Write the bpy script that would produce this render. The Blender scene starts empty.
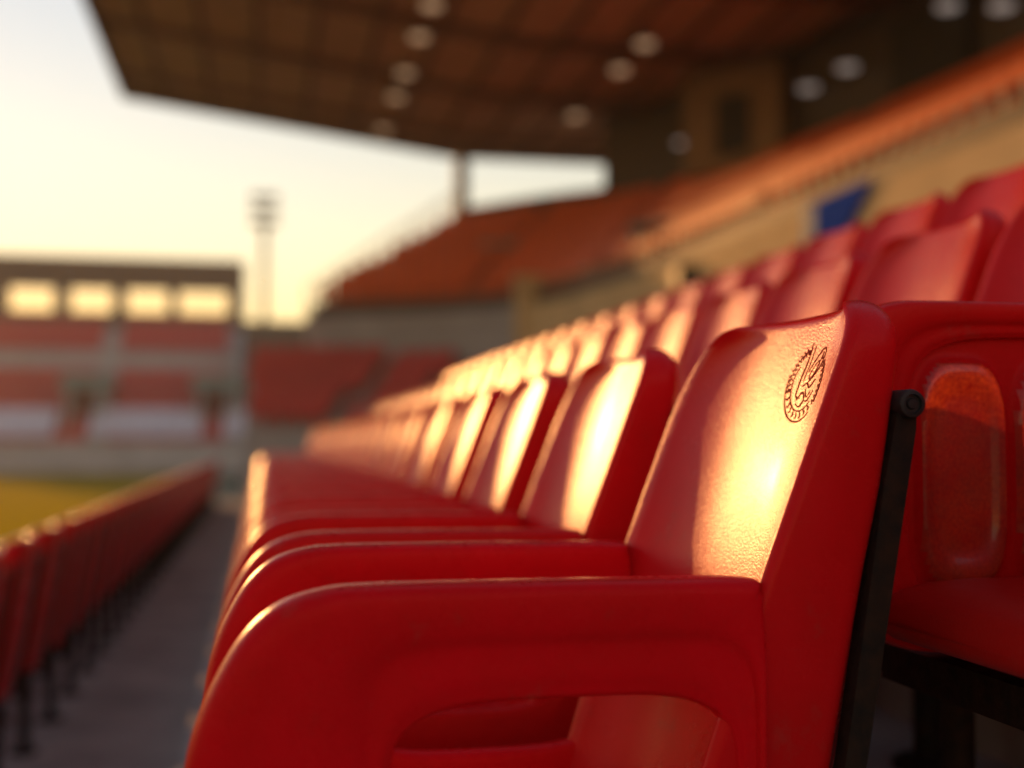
import bpy, bmesh, math, random
from mathutils import Vector, Matrix
rnd = random.Random(7)
R = math.radians
scene = bpy.context.scene
COL = scene.collection

# ------------------------------------------------------------------ camera
cam_d = bpy.data.cameras.new('camera')
cam = bpy.data.objects.new('camera', cam_d); COL.objects.link(cam)
H = 2.60                                   # eye height above the pitch
cam.location = (0, 0, H)
cam.rotation_euler = (R(90 + 2.79), 0, R(-11.87))
cam_d.sensor_width = 36; cam_d.lens = 41.7
cam_d.clip_start = 0.02; cam_d.clip_end = 3000
cam_d.dof.use_dof = True
cam_d.dof.focus_distance = 1.085
cam_d.dof.aperture_fstop = 1.85
scene.camera = cam

# ------------------------------------------------------------------ light
SUN_AZ, SUN_EL = 18.8, 11.2                # degrees towards the pitch from the row, and up
w = bpy.data.worlds.new('World'); scene.world = w; w.use_nodes = True
nt = w.node_tree; nt.nodes.clear()
sky = nt.nodes.new('ShaderNodeTexSky'); sky.sky_type = 'NISHITA'; sky.sun_disc = False
sky.sun_elevation = R(SUN_EL); sky.sun_rotation = R(-SUN_AZ)
sky.altitude = 0; sky.air_density = 1.9; sky.dust_density = 0.05; sky.ozone_density = 1.0
bg = nt.nodes.new('ShaderNodeBackground'); bg.inputs['Strength'].default_value = 0.135
wo = nt.nodes.new('ShaderNodeOutputWorld')
wb = nt.nodes.new('ShaderNodeMixRGB'); wb.blend_type = 'MULTIPLY'; wb.inputs[0].default_value = 1
wb.inputs[2].default_value = (1.0, 0.88, 1.05, 1)          # warm white balance
nt.links.new(sky.outputs[0], wb.inputs[1]); nt.links.new(wb.outputs[0], bg.inputs[0]); nt.links.new(bg.outputs[0], wo.inputs[0])
sd = Vector((-math.sin(R(SUN_AZ)) * math.cos(R(SUN_EL)), math.cos(R(SUN_AZ)) * math.cos(R(SUN_EL)), math.sin(R(SUN_EL))))
sl = bpy.data.lights.new('sun', 'SUN'); sl.energy = 2.0; sl.angle = R(0.6); sl.color = (1.0, 0.46, 0.14)
so = bpy.data.objects.new('sun', sl); COL.objects.link(so)
so.rotation_euler = sd.to_track_quat('Z', 'Y').to_euler(); so.location = sd * 60
vs = scene.view_settings
vs.view_transform = 'Standard'; vs.look = 'None'; vs.gamma = 1; vs.use_curve_mapping = False
vs.exposure = 0.42
scene.cycles.max_bounces = 6
scene.cycles.use_denoising = True
scene.cycles.sample_clamp_indirect = 6

# ------------------------------------------------------------------ materials
def mat(name, col, rough=0.6, metal=0.0, var=0.0, vscale=8.0, col2=None, bump=0.0, bscale=200.0, rvar=0.0,
        emit=None, estr=0.0, spec=0.5, tint=None, coat=0.0, coat_rough=0.1):
    m = bpy.data.materials.new(name); m.use_nodes = True
    n = m.node_tree.nodes; l = m.node_tree.links
    b = n['Principled BSDF']
    b.inputs['Base Color'].default_value = (*col, 1)
    b.inputs['Roughness'].default_value = rough
    b.inputs['Metallic'].default_value = metal
    b.inputs['Specular IOR Level'].default_value = spec
    if tint: b.inputs['Specular Tint'].default_value = (*tint, 1)
    b.inputs['Coat Weight'].default_value = coat; b.inputs['Coat Roughness'].default_value = coat_rough
    tc = n.new('ShaderNodeTexCoord')
    if var > 0 or rvar > 0:
        no = n.new('ShaderNodeTexNoise'); no.inputs['Scale'].default_value = vscale
        no.inputs['Detail'].default_value = 7; no.inputs['Roughness'].default_value = 0.62
        l.new(tc.outputs['Object'], no.inputs['Vector'])
        ra = n.new('ShaderNodeValToRGB')
        c2 = col2 if col2 else tuple(c * (1 - var) for c in col)
        ra.color_ramp.elements[0].position = 0.35; ra.color_ramp.elements[1].position = 0.68
        ra.color_ramp.elements[0].color = (*c2, 1); ra.color_ramp.elements[1].color = (*col, 1)
        l.new(no.outputs['Fac'], ra.inputs['Fac'])
        if var > 0: l.new(ra.outputs['Color'], b.inputs['Base Color'])
        if rvar > 0:
            mr = n.new('ShaderNodeMapRange')
            mr.inputs['From Min'].default_value = 0.3; mr.inputs['From Max'].default_value = 0.7
            mr.inputs['To Min'].default_value = rough - rvar; mr.inputs['To Max'].default_value = rough + rvar
            l.new(no.outputs['Fac'], mr.inputs['Value']); l.new(mr.outputs['Result'], b.inputs['Roughness'])
    if bump > 0:
        n2 = n.new('ShaderNodeTexNoise'); n2.inputs['Scale'].default_value = bscale
        n2.inputs['Detail'].default_value = 4
        l.new(tc.outputs['Object'], n2.inputs['Vector'])
        bp = n.new('ShaderNodeBump'); bp.inputs['Strength'].default_value = bump; bp.inputs['Distance'].default_value = 0.002
        l.new(n2.outputs['Fac'], bp.inputs['Height']); l.new(bp.outputs['Normal'], b.inputs['Normal'])
    if emit:
        b.inputs['Emission Color'].default_value = (*emit, 1); b.inputs['Emission Strength'].default_value = estr
    return m

M = {}
def plastic(name, rough, coat, wear, bump, col=(0.70, 0.0025, 0.010)):
    """moulded red plastic: slow fading, fine grain, dust specks and long faint scuffs"""
    m = mat(name, col, rough, bump=bump, bscale=480, tint=(1, 0.15, 0.12), coat=coat, coat_rough=0.17)
    n = m.node_tree.nodes; l = m.node_tree.links; b = n['Principled BSDF']; b.inputs['Specular IOR Level'].default_value = 0.34
    tc = n.new('ShaderNodeTexCoord')
    def noise(scale, detail, vec=None, rough_=0.6):
        q = n.new('ShaderNodeTexNoise'); q.inputs['Scale'].default_value = scale; q.inputs['Detail'].default_value = detail; q.inputs['Roughness'].default_value = rough_
        l.new(vec if vec else tc.outputs['Object'], q.inputs['Vector']); return q.outputs['Fac']
    def ramp(f, a, c):
        r_ = n.new('ShaderNodeMapRange'); r_.inputs['From Min'].default_value = a; r_.inputs['From Max'].default_value = c
        l.new(f, r_.inputs['Value']); return r_.outputs['Result']
    def mix(fac, c1, c2, k):
        q = n.new('ShaderNodeMixRGB'); ml = n.new('ShaderNodeMath'); ml.operation = 'MULTIPLY'; ml.inputs[1].default_value = k
        l.new(fac, ml.inputs[0]); l.new(ml.outputs[0], q.inputs[0]); l.new(c1, q.inputs[1]); q.inputs[2].default_value = (*c2, 1); return q.outputs[0]
    base = n.new('ShaderNodeRGB'); base.outputs[0].default_value = (*col, 1)
    oi = n.new('ShaderNodeObjectInfo')
    c = mix(ramp(noise(7, 5), 0.42, 0.75), base.outputs[0], (0.50, 0.006, 0.006), 0.8)
    c = mix(oi.outputs['Random'], c, (0.56, 0.012, 0.008), 0.5)
    c = mix(ramp(noise(900, 2), 0.66, 0.76), c, (0.60, 0.20, 0.16), 0.35 * wear)
    mp = n.new('ShaderNodeMapping'); mp.inputs['Scale'].default_value = (6, 40, 160); mp.inputs['Rotation'].default_value = (0.1, 0.35, 0.2)
    l.new(tc.outputs['Object'], mp.inputs['Vector'])
    sc = ramp(noise(2.2, 6, mp.outputs[0], 0.75), 0.66, 0.80)
    c = mix(sc, c, (0.60, 0.16, 0.13), 0.30 * wear)
    c = mix(ramp(noise(14, 8, None, 0.7), 0.60, 0.72), c, (0.44, 0.055, 0.045), 0.45 * wear)
    l.new(c, b.inputs['Base Color'])
    ad = n.new('ShaderNodeMath'); ad.operation = 'MULTIPLY_ADD'; ad.inputs[1].default_value = 0.16; ad.inputs[2].default_value = rough - 0.08
    l.new(noise(24, 8, None, 0.7), ad.inputs[0]); l.new(ad.outputs[0], b.inputs['Roughness'])
    return m
M['red'] = plastic('red_plastic', 0.28, 0.0, 1.2, 0.22)
M['pan'] = plastic('dusty_seat_plastic', 0.34, 0.0, 1.2, 0.3, (0.40, 0.012, 0.010))
M['redback'] = plastic('red_back_plastic', 0.26, 0.05, 0.9, 0.24)
M['seat_far'] = mat('sun_faded_red_plastic', (0.85, 0.13, 0.018), 0.5, spec=0.25, var=0.25, vscale=3)
M['painted'] = mat('terracotta_painted_steps', (0.56, 0.12, 0.035), 0.6, var=0.3, vscale=1.5)
M['seat_pink'] = mat('red_plastic_in_the_bowl', (0.55, 0.022, 0.022), 0.5, var=0.2, vscale=1)
def web_mat():
    m = mat('worn_red_panel', (0.62, 0.012, 0.008), 0.40, var=0.45, vscale=26, col2=(0.45, 0.06, 0.035), bump=0.3, bscale=130, rvar=0.14, coat=0.7, coat_rough=0.1)
    n = m.node_tree.nodes; l = m.node_tree.links; b = n['Principled BSDF']
    tc = n.new('ShaderNodeTexCoord'); no = n.new('ShaderNodeTexNoise'); no.inputs['Scale'].default_value = 240; no.inputs['Detail'].default_value = 5
    l.new(tc.outputs['Object'], no.inputs['Vector'])
    n2 = n.new('ShaderNodeTexNoise'); n2.inputs['Scale'].default_value = 16; n2.inputs['Detail'].default_value = 3
    l.new(tc.outputs['Object'], n2.inputs['Vector'])
    ml = n.new('ShaderNodeMath'); ml.operation = 'MULTIPLY'; l.new(no.outputs['Fac'], ml.inputs[0]); l.new(n2.outputs['Fac'], ml.inputs[1])
    ra = n.new('ShaderNodeValToRGB'); ra.color_ramp.elements[0].position = 0.15; ra.color_ramp.elements[1].position = 0.46
    ra.color_ramp.elements[0].color = (0.30, 0.01, 0.006, 1); ra.color_ramp.elements[1].color = (0.95, 0.13, 0.02, 1)
    l.new(ml.outputs[0], ra.inputs['Fac'])
    tr = n.new('ShaderNodeBsdfTranslucent'); l.new(ra.outputs['Color'], tr.inputs[0])
    mx = n.new('ShaderNodeMixShader'); mx.inputs[0].default_value = 0.36
    l.new(b.outputs[0], mx.inputs[1]); l.new(tr.outputs[0], mx.inputs[2]); l.new(mx.outputs[0], n['Material Output'].inputs[0])
    return m
M['web'] = web_mat()
M['crest'] = mat('crest_ink', (0.27, 0.014, 0.008), 0.9, var=0.3, vscale=300, spec=0.1)
M['dusty'] = mat('dusty_red_seat', (0.48, 0.02, 0.015), 0.42, var=0.5, vscale=18, col2=(0.34, 0.10, 0.075), bump=0.5, bscale=150, rvar=0.1)
M['badge'] = mat('badge_print', (0.75, 0.70, 0.66), 0.5, var=0.1, vscale=60)
M['iron'] = mat('black_painted_iron', (0.014, 0.012, 0.011), 0.6, var=0.4, vscale=60, col2=(0.035, 0.018, 0.012), bump=0.5, bscale=170, rvar=0.1, spec=0.10)
M['rubber'] = mat('black_rubber', (0.012, 0.012, 0.012), 0.55, var=0.3, vscale=80, bump=0.2)
M['concrete'] = mat('concrete', (0.54, 0.44, 0.37), 0.85, var=0.45, vscale=2.2, bump=0.6, bscale=60)
M['terrace'] = mat('dark_terrace_concrete', (0.42, 0.34, 0.30), 0.85, var=0.5, vscale=3, bump=0.8, bscale=70)
M['greywall'] = mat('grey_concrete', (0.42, 0.39, 0.40), 0.85, var=0.25, vscale=0.7, bump=0.3, bscale=20)
M['tan'] = mat('tan_render', (0.74, 0.52, 0.28), 0.85, var=0.22, vscale=1.2, bump=0.3, bscale=30)
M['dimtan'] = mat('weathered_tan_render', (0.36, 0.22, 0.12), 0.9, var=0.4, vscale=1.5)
M['roof'] = mat('brown_roof_sheet', (0.78, 0.42, 0.22), 0.6, var=0.3, vscale=1.5)
M['purlin'] = mat('brown_roof_purlin', (0.26, 0.10, 0.05), 0.6, var=0.3, vscale=2)
M['beam'] = mat('dark_roof_steel', (0.10, 0.035, 0.022), 0.55, var=0.3, vscale=2)
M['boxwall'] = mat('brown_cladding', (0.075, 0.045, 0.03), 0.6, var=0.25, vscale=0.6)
M['rail'] = mat('galvanised_rail', (0.42, 0.38, 0.32), 0.42, metal=0.6, var=0.2, vscale=6)
M['cream'] = mat('cream_painted_steel', (0.70, 0.58, 0.40), 0.5, var=0.15, vscale=4)
M['blue'] = mat('blue_cloth', (0.005, 0.06, 0.46), 0.95, spec=0.05, var=0.3, vscale=9)
M['paleblue'] = mat('pale_blue_cloth', (0.30, 0.36, 0.46), 0.7, var=0.2, vscale=9)
M['white'] = mat('white_cover', (0.62, 0.55, 0.60), 0.7, var=0.25, vscale=1.5)
M['teal'] = mat('teal_canopy', (0.16, 0.22, 0.21), 0.6, var=0.2, vscale=2)
M['dark'] = mat('dark_opening', (0.03, 0.022, 0.018), 0.8, var=0.3, vscale=2)
M['black'] = mat('black_cabinet', (0.012, 0.012, 0.013), 0.5, var=0.3, vscale=8)
M['lamp'] = mat('lamp_glass', (0.7, 0.65, 0.55), 0.2, emit=(1.0, 0.60, 0.34), estr=0.30)
M['mast'] = mat('grey_mast_steel', (0.16, 0.15, 0.14), 0.6)
M['coollamp'] = mat('cool_lamp_glass', (0.7, 0.7, 0.7), 0.2, emit=(1.0, 0.86, 0.78), estr=0.17)

def grass_mat():
    m = bpy.data.materials.new('pitch_grass'); m.use_nodes = True
    n = m.node_tree.nodes; l = m.node_tree.links; b = n['Principled BSDF']
    tc = n.new('ShaderNodeTexCoord')
    wv = n.new('ShaderNodeTexWave'); wv.wave_type = 'BANDS'; wv.bands_direction = 'Y'
    wv.inputs['Scale'].default_value = 0.03; wv.inputs['Distortion'].default_value = 0.3
    no = n.new('ShaderNodeTexNoise'); no.inputs['Scale'].default_value = 4; no.inputs['Detail'].default_value = 8
    l.new(tc.outputs['Object'], wv.inputs['Vector']); l.new(tc.outputs['Object'], no.inputs['Vector'])
    ra = n.new('ShaderNodeValToRGB')
    ra.color_ramp.elements[0].color = (0.14, 0.14, 0.010, 1); ra.color_ramp.elements[1].color = (0.19, 0.17, 0.012, 1)
    l.new(wv.outputs['Fac'], ra.inputs['Fac'])
    mx = n.new('ShaderNodeMixRGB'); mx.blend_type = 'MULTIPLY'; mx.inputs['Fac'].default_value = 0.5
    l.new(ra.outputs['Color'], mx.inputs[1]); l.new(no.outputs['Fac'], mx.inputs[2])
    l.new(mx.outputs[0], b.inputs['Base Color']); b.inputs['Roughness'].default_value = 0.8; b.inputs['Specular IOR Level'].default_value = 0.1
    bp = n.new('ShaderNodeBump'); bp.inputs['Strength'].default_value = 0.9; bp.inputs['Distance'].default_value = 0.03
    n2 = n.new('ShaderNodeTexNoise'); n2.inputs['Scale'].default_value = 40
    l.new(tc.outputs['Object'], n2.inputs['Vector']); l.new(n2.outputs['Fac'], bp.inputs['Height']); l.new(bp.outputs['Normal'], b.inputs['Normal'])
    return m
M['grass'] = grass_mat()
def blade_mat():
    m = mat('grass_blades', (0.12, 0.12, 0.010), 0.7, var=0.35, vscale=0.6, spec=0.1)
    n = m.node_tree.nodes; l = m.node_tree.links; b = n['Principled BSDF']
    tr = n.new('ShaderNodeBsdfTranslucent'); tr.inputs[0].default_value = (0.46, 0.36, 0.010, 1)
    ms = n.new('ShaderNodeMixShader'); ms.inputs[0].default_value = 0.6
    l.new(b.outputs[0], ms.inputs[1]); l.new(tr.outputs[0], ms.inputs[2]); l.new(ms.outputs[0], n['Material Output'].inputs[0])
    return m
M['blades'] = blade_mat()
M['verge'] = mat('dark_green_verge', (0.030, 0.045, 0.010), 0.85, var=0.4, vscale=3, bump=0.6, bscale=30)

def glass_mat():
    m = bpy.data.materials.new('window_glass'); m.use_nodes = True
    n = m.node_tree.nodes; l = m.node_tree.links
    n.remove(n['Principled BSDF'])
    t = n.new('ShaderNodeBsdfTransparent'); t.inputs[0].default_value = (1.0, 0.97, 0.93, 1)
    g = n.new('ShaderNodeBsdfGlossy'); g.inputs['Roughness'].default_value = 0.05
    lw = n.new('ShaderNodeLayerWeight'); lw.inputs[0].default_value = 0.06
    mx = n.new('ShaderNodeMixShader')
    l.new(lw.outputs['Fresnel'], mx.inputs[0]); l.new(t.outputs[0], mx.inputs[1]); l.new(g.outputs[0], mx.inputs[2])
    l.new(mx.outputs[0], n['Material Output'].inputs[0])
    return m
M['glass'] = glass_mat()

# ------------------------------------------------------------------ helpers
class MB:
    """collects rounded solids, boxes, tubes and lofts into one mesh"""
    def __init__(s): s.v = []; s.f = []; s.sm = []
    def quadloft(s, loops, cap0=True, cap1=True, closed=True, smooth=True, ring=False):
        b = len(s.v); n = len(loops[0])
        for lp in loops: s.v += [tuple(p) for p in lp]
        m = len(loops)
        for i in range(m if ring else m - 1):
            i2 = (i + 1) % m
            for j in range(n if closed else n - 1):
                j2 = (j + 1) % n
                s.f.append((b + i * n + j, b + i * n + j2, b + i2 * n + j2, b + i2 * n + j)); s.sm.append(smooth)
        if cap0: s.f.append(tuple(b + j for j in reversed(range(n)))); s.sm.append(smooth)
        if cap1: s.f.append(tuple(b + (m - 1) * n + j for j in range(n))); s.sm.append(smooth)
        return s
    def box(s, x0, x1, y0, y1, z0, z1):
        b = len(s.v)
        s.v += [(x, y, z) for x in (x0, x1) for y in (y0, y1) for z in (z0, z1)]
        for f in ((0, 1, 3, 2), (4, 6, 7, 5), (0, 4, 5, 1), (2, 3, 7, 6), (0, 2, 6, 4), (1, 5, 7, 3)):
            s.f.append(tuple(b + i for i in f)); s.sm.append(False)
        return s
    def prism(s, pts, y0, y1, axis='y'):
        """outline in (a, z) pushed along y, or in (y, z) pushed along x"""
        if axis == 'y': l0 = [(p[0], y0, p[1]) for p in pts]; l1 = [(p[0], y1, p[1]) for p in pts]
        elif axis == 'x': l0 = [(y0, p[0], p[1]) for p in pts]; l1 = [(y1, p[0], p[1]) for p in pts]
        else: l0 = [(p[0], p[1], y0) for p in pts]; l1 = [(p[0], p[1], y1) for p in pts]
        return s.quadloft([l0, l1], smooth=False)
    def bar(s, a, c, wd, ht=None, n=8, up=(0, 0, 1)):
        """round bar of radius wd, or a flat bar wd x ht when ht is given"""
        a = Vector(a); c = Vector(c); d = (c - a).normalized(); u = Vector(up)
        if abs(d.dot(u)) > 0.98: u = Vector((1, 0, 0))
        sx = d.cross(u).normalized(); sy = sx.cross(d).normalized()
        if ht is None: ring = [(math.cos(2 * math.pi * k / n) * wd, math.sin(2 * math.pi * k / n) * wd) for k in range(n)]
        else: ring = [(-wd / 2, -ht / 2), (wd / 2, -ht / 2), (wd / 2, ht / 2), (-wd / 2, ht / 2)]
        return s.quadloft([[a + sx * p + sy * q for p, q in ring], [c + sx * p + sy * q for p, q in ring]], smooth=ht is None)
    def grid(s, rows, smooth=True): return s.quadloft(rows, False, False, closed=False, smooth=smooth)
    def build(s, name, m, parent=None, shift=(0, 0, 0)):
        me = bpy.data.meshes.new(name)
        me.from_pydata([(p[0] + shift[0], p[1] + shift[1], p[2] + shift[2]) for p in s.v], [], s.f)
        me.polygons.foreach_set('use_smooth', s.sm)
        bm = bmesh.new(); bm.from_mesh(me); bmesh.ops.recalc_face_normals(bm, faces=bm.faces); bm.to_mesh(me); bm.free()
        if any(s.sm):
            try: me.set_sharp_from_angle(angle=R(50))
            except Exception: pass
        me.materials.append(m)
        o = bpy.data.objects.new(name, me); COL.objects.link(o)
        if parent: o.parent = parent
        return o

def tag(o, label=None, cat=None, group=None, kind=None):
    if label: o['label'] = label
    if cat: o['category'] = cat
    if group: o['group'] = group
    if kind: o['kind'] = kind
    return o
def empty(name, loc, label, cat, group=None, rz=0):
    o = bpy.data.objects.new(name, None); COL.objects.link(o); o.location = loc; o.rotation_euler = (0, 0, rz)
    o.empty_display_size = 0.1
    return tag(o, label, cat, group)
def struct(name, mb, m): return tag(mb.build(name, m, shift=(0, 0, H)), kind='structure')
def copy_tree(o, parent=None):
    c = o.copy(); COL.objects.link(c)
    if parent: c.parent = parent
    for ch in o.children: copy_tree(ch, c)
    return c
def lerp_tab(tab, x):
    if x <= tab[0][0]: return tab[0][1]
    for (a, p), (b, q) in zip(tab, tab[1:]):
        if x <= b: return p + (q - p) * (x - a) / (b - a)
    return tab[-1][1]
def catmull(pts, n=8, closed=False):
    out = []; m = len(pts)
    for i in range(m if closed else m - 1):
        g = lambda k: Vector(pts[k % m] if closed else pts[min(max(k, 0), m - 1)])
        p0, p1, p2, p3 = g(i - 1), g(i), g(i + 1), g(i + 2)
        for k in range(n):
            t = k / n
            out.append(0.5 * ((2 * p1) + (p2 - p0) * t + (2 * p0 - 5 * p1 + 4 * p2 - p3) * t * t + (3 * p1 - p0 - 3 * p2 + p3) * t ** 3))
    if not closed: out.append(Vector(pts[-1]))
    return out
ORD = ['first', 'second', 'third', 'fourth', 'fifth', 'sixth', 'seventh', 'eighth', 'ninth', 'tenth', 'eleventh', 'twelfth',
       'thirteenth', 'fourteenth', 'fifteenth', 'sixteenth', 'seventeenth', 'eighteenth', 'nineteenth', 'twentieth']

# ------------------------------------------------------------------ the ground and the terraces (z relative to the eye, pitch at -H)
rise2, rise3, tread = 0.255, 0.555, 0.64
FLOOR = -0.80
struct('ground', MB().box(-700, 700, -300, 1500, -H - 1.0, -H - 0.02), M['verge'])
struct('pitch', MB().box(-75, -3.2, -20, 103.0, -H - 0.015, -H), M['grass'])
bw_ = MB().box(-1.64, -1.52, -6, 27.0, -1.28, -0.66).build('floor_shade_wall', M['greywall'], None, (0, 0, H)); tag(bw_, 'low grey wall added to shade the walkway, hidden beyond the row seen from behind', 'wall')  # unseen wall, added to keep the low sun off the walkway floor
gm = MB(); rg = random.Random(5); yy = 5.0
while yy < 102.6:
    a_ = []; b_ = []; xx = -46.0
    while xx < -3.0:
        dy = rg.uniform(-0.04, 0.04); hh = rg.uniform(0.035, 0.06)
        a_.append((min(xx, -3.22), yy + dy, -H)); b_.append((min(xx, -3.22), yy + dy + 0.012, -H + hh)); xx += 0.9
    gm.grid([a_, b_], smooth=False); yy += 0.15
tag(gm.build('grass', M['blades'], None, (0, 0, H)), 'sunlit yellow-green mown grass of the pitch', 'grass', kind='stuff')
wk = MB(); wk.box(-2.15, -0.2, -6, 27.0, -H - 0.1, -1.295); y_ = -6.0
while y_ < 26.9: wk.box(-1.50, -0.205, y_ + 0.006, y_ + 1.494, -1.30, -1.28); y_ += 1.5
struct('walkway', wk, M['concrete'])
t = MB()
t.box(-0.2, 0.60, -6, 14.5, -H - 0.1, FLOOR)
t.box(0.60, 1.24, -6, 14.5, -H - 0.1, FLOOR + rise2)
t.box(1.24, 2.10, -6, 14.5, -H - 0.1, FLOOR + rise3)
struct('terrace', t, M['terrace'])
struct('concourse', MB().box(2.10, 16.0, -8, 40, -H - 0.1, 0.55), M['concrete'])
t = MB()
t.box(-0.2, 2.10, 14.5, 26.4, -H - 0.1, -0.95)
struct('corner_floor', t, M['concrete'])

# ------------------------------------------------------------------ the terrace chair
W2 = 0.198
def xf(z):
    return lerp_tab([(-0.46, 0.296), (-0.111, 0.411), (0.1127, 0.4905), (0.1165, 0.4935), (0.1195, 0.4985), (0.121, 0.5045)], z)
def xr(z):
    return lerp_tab([(-0.46, 0.440), (-0.273, 0.4763), (-0.134, 0.5013), (-0.033, 0.5215), (0.053, 0.5324), (0.085, 0.535),
                     (0.100, 0.534), (0.110, 0.531), (0.1165, 0.5265), (0.1195, 0.5215), (0.121, 0.5155)], z)
def hw(z, r=0.050):
    z0 = 0.1215 - r
    if z <= z0: return W2 - 0.012 * max(0, (-0.1 - z)) / 0.35
    k = min(1.0, (z - z0) / r)
    return W2 - r + r * math.sqrt(max(0, 1 - k * k)) * 0.999
DISH = 0.057
def dish(u, z):
    d = DISH * (1 - 0.45 * min(1, max(0, (z + 0.20) / 0.321)))
    c = -0.14                                                # the hollow sits a little towards one side
    a = abs(u - c) / (1 - c * (1 if u > c else -1))
    return d * (1 - a ** 2.9)
def warp(p):
    k = min(1, max(0, (p[2] + 0.11) / 0.22))
    return (p[0] + 0.0085 * k, p[1], p[2] + 0.0055 * k)
def back_loop(z):
    x0, x1, (h, mid) = xf(z), xr(z), span(z)
    r = min(0.011, 0.45 * (x1 - x0)); rr = min(0.020, 0.5 * (x1 - x0))
    lp = []
    nf = 26
    for k in range(nf + 1):                                  # the face, from the far edge to the near one
        u = 1 - 2 * k / nf
        lp.append((x0 + dish(u, z), u * (h - r), z))
    for k in range(1, 7):                                    # rounded bead, then the flank
        a = k / 6 * math.pi / 2
        lp.append((x0 + r * (1 - math.cos(a)), -(h - r) - r * math.sin(a), z))
    for k in range(0, 6):
        a = k / 5 * math.pi / 2
        lp.append((x1 - rr + rr * math.sin(a), -(h - rr) - rr * math.cos(a), z))
    nb = 16
    for k in range(1, nb):                                   # the rear, bulging with the dish
        u = -1 + 2 * k / nb
        lp.append((x1 + 0.85 * dish(u, z), u * (h - rr), z))
    for k in range(0, 6):
        a = k / 5 * math.pi / 2
        lp.append((x1 - rr + rr * math.cos(a), (h - rr) + rr * math.sin(a), z))
    for k in range(0, 6):
        a = k / 6 * math.pi / 2
        lp.append((x0 + r * (1 - math.sin(a)), (h - r) + r * math.cos(a), z))
    return [warp((p[0], p[1] + mid, p[2])) for p in lp]
ZS = [-0.455, -0.43, -0.39, -0.35, -0.31, -0.27, -0.23, -0.19, -0.15, -0.11, -0.07, -0.04, -0.01, 0.02, 0.045, 0.062, 0.072, 0.080, 0.087,
      0.093, 0.098, 0.103, 0.1075, 0.111, 0.114, 0.1165, 0.1185, 0.1200, 0.1210]
def back_mb():
    return MB().quadloft([back_loop(z) for z in ZS])

OUT = catmull([(0.395, -0.1130), (0.30, -0.1112), (0.18, -0.1105), (0.082, -0.1108), (0.044, -0.1142), (0.0105, -0.1253), (-0.015, -0.1484), (-0.0363, -0.1845),
               (-0.0490, -0.217), (-0.0560, -0.25), (-0.061, -0.30), (-0.058, -0.37), (-0.035, -0.430), (0.03, -0.462), (0.30, -0.470),
               (0.375, -0.450), (0.405, -0.40), (0.408, -0.27), (0.409, -0.15), (0.4065, -0.122)], 6, True)
OUTP = catmull([(0.395, -0.1130), (0.30, -0.1112), (0.15, -0.1105), (0.03, -0.1108), (-0.02, -0.1135), (-0.050, -0.128), (-0.064, -0.155), (-0.070, -0.20), (-0.071, -0.27),
                (-0.070, -0.35), (-0.060, -0.42), (-0.03, -0.455), (0.05, -0.468), (0.30, -0.470), (0.375, -0.450), (0.405, -0.40), (0.408, -0.27), (0.409, -0.15), (0.4065, -0.122)], 6, True)
AT = 0.0235
def arm_mb(panel=False, sign=-1):
    c, hx, hz, p = ((0.242, -0.272), 0.142, 0.066, 3.6) if not panel else ((0.178, -0.290), 0.182, 0.142, 4.5)
    cc, cx_, cz_, cp = ((0.2395, -0.290), 0.1605, 0.130, 7.0) if not panel else ((0.178, -0.290), 0.200, 0.155, 6.0)
    def sup(q, c_, hx_, hz_, p_):
        a = math.atan2(q.y - c_[1], q.x - c_[0]); ca, sa = math.cos(a), math.sin(a)
        k = (abs(ca / hx_) ** p_ + abs(sa / hz_) ** p_) ** (-1 / p_)
        return c_[0] + ca * k, c_[1] + sa * k
    prof = [(0.0, 0.0), (0.006, 0.30), (0.02, 0.55), (0.05, 0.75), (0.10, 0.90), (0.17, 0.97), (0.27, 1.0), (0.55, 0.99), (0.72, 0.96), (0.84, 0.90), (0.93, 0.80), (1.0, 0.71),
            (1.10, 0.68), (1.35, 0.68), (1.55, 0.68), (1.66, 0.66), (1.74, 0.61), (1.80, 0.58), (1.88, 0.57), (1.94, 0.50), (1.98, 0.34), (2.0, 0.12)]
    loops = []
    for fr, yy in prof:
        lp = []
        for q in (OUTP if panel else OUT):
            k = sup(q, cc, cx_, cz_, cp); h = sup(q, c, hx, hz, p)
            if fr <= 1: x, z = q.x + (k[0] - q.x) * fr, q.y + (k[1] - q.y) * fr
            else: x, z = k[0] + (h[0] - k[0]) * (fr - 1), k[1] + (h[1] - k[1]) * (fr - 1)
            lp.append((x, yy * AT, z))
        loops.append(lp)
    back = [[(x, -y, z) for x, y, z in lp] for lp in reversed(loops)]
    m = MB().quadloft(loops + back[:-1], False, False, ring=True)
    return m
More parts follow.
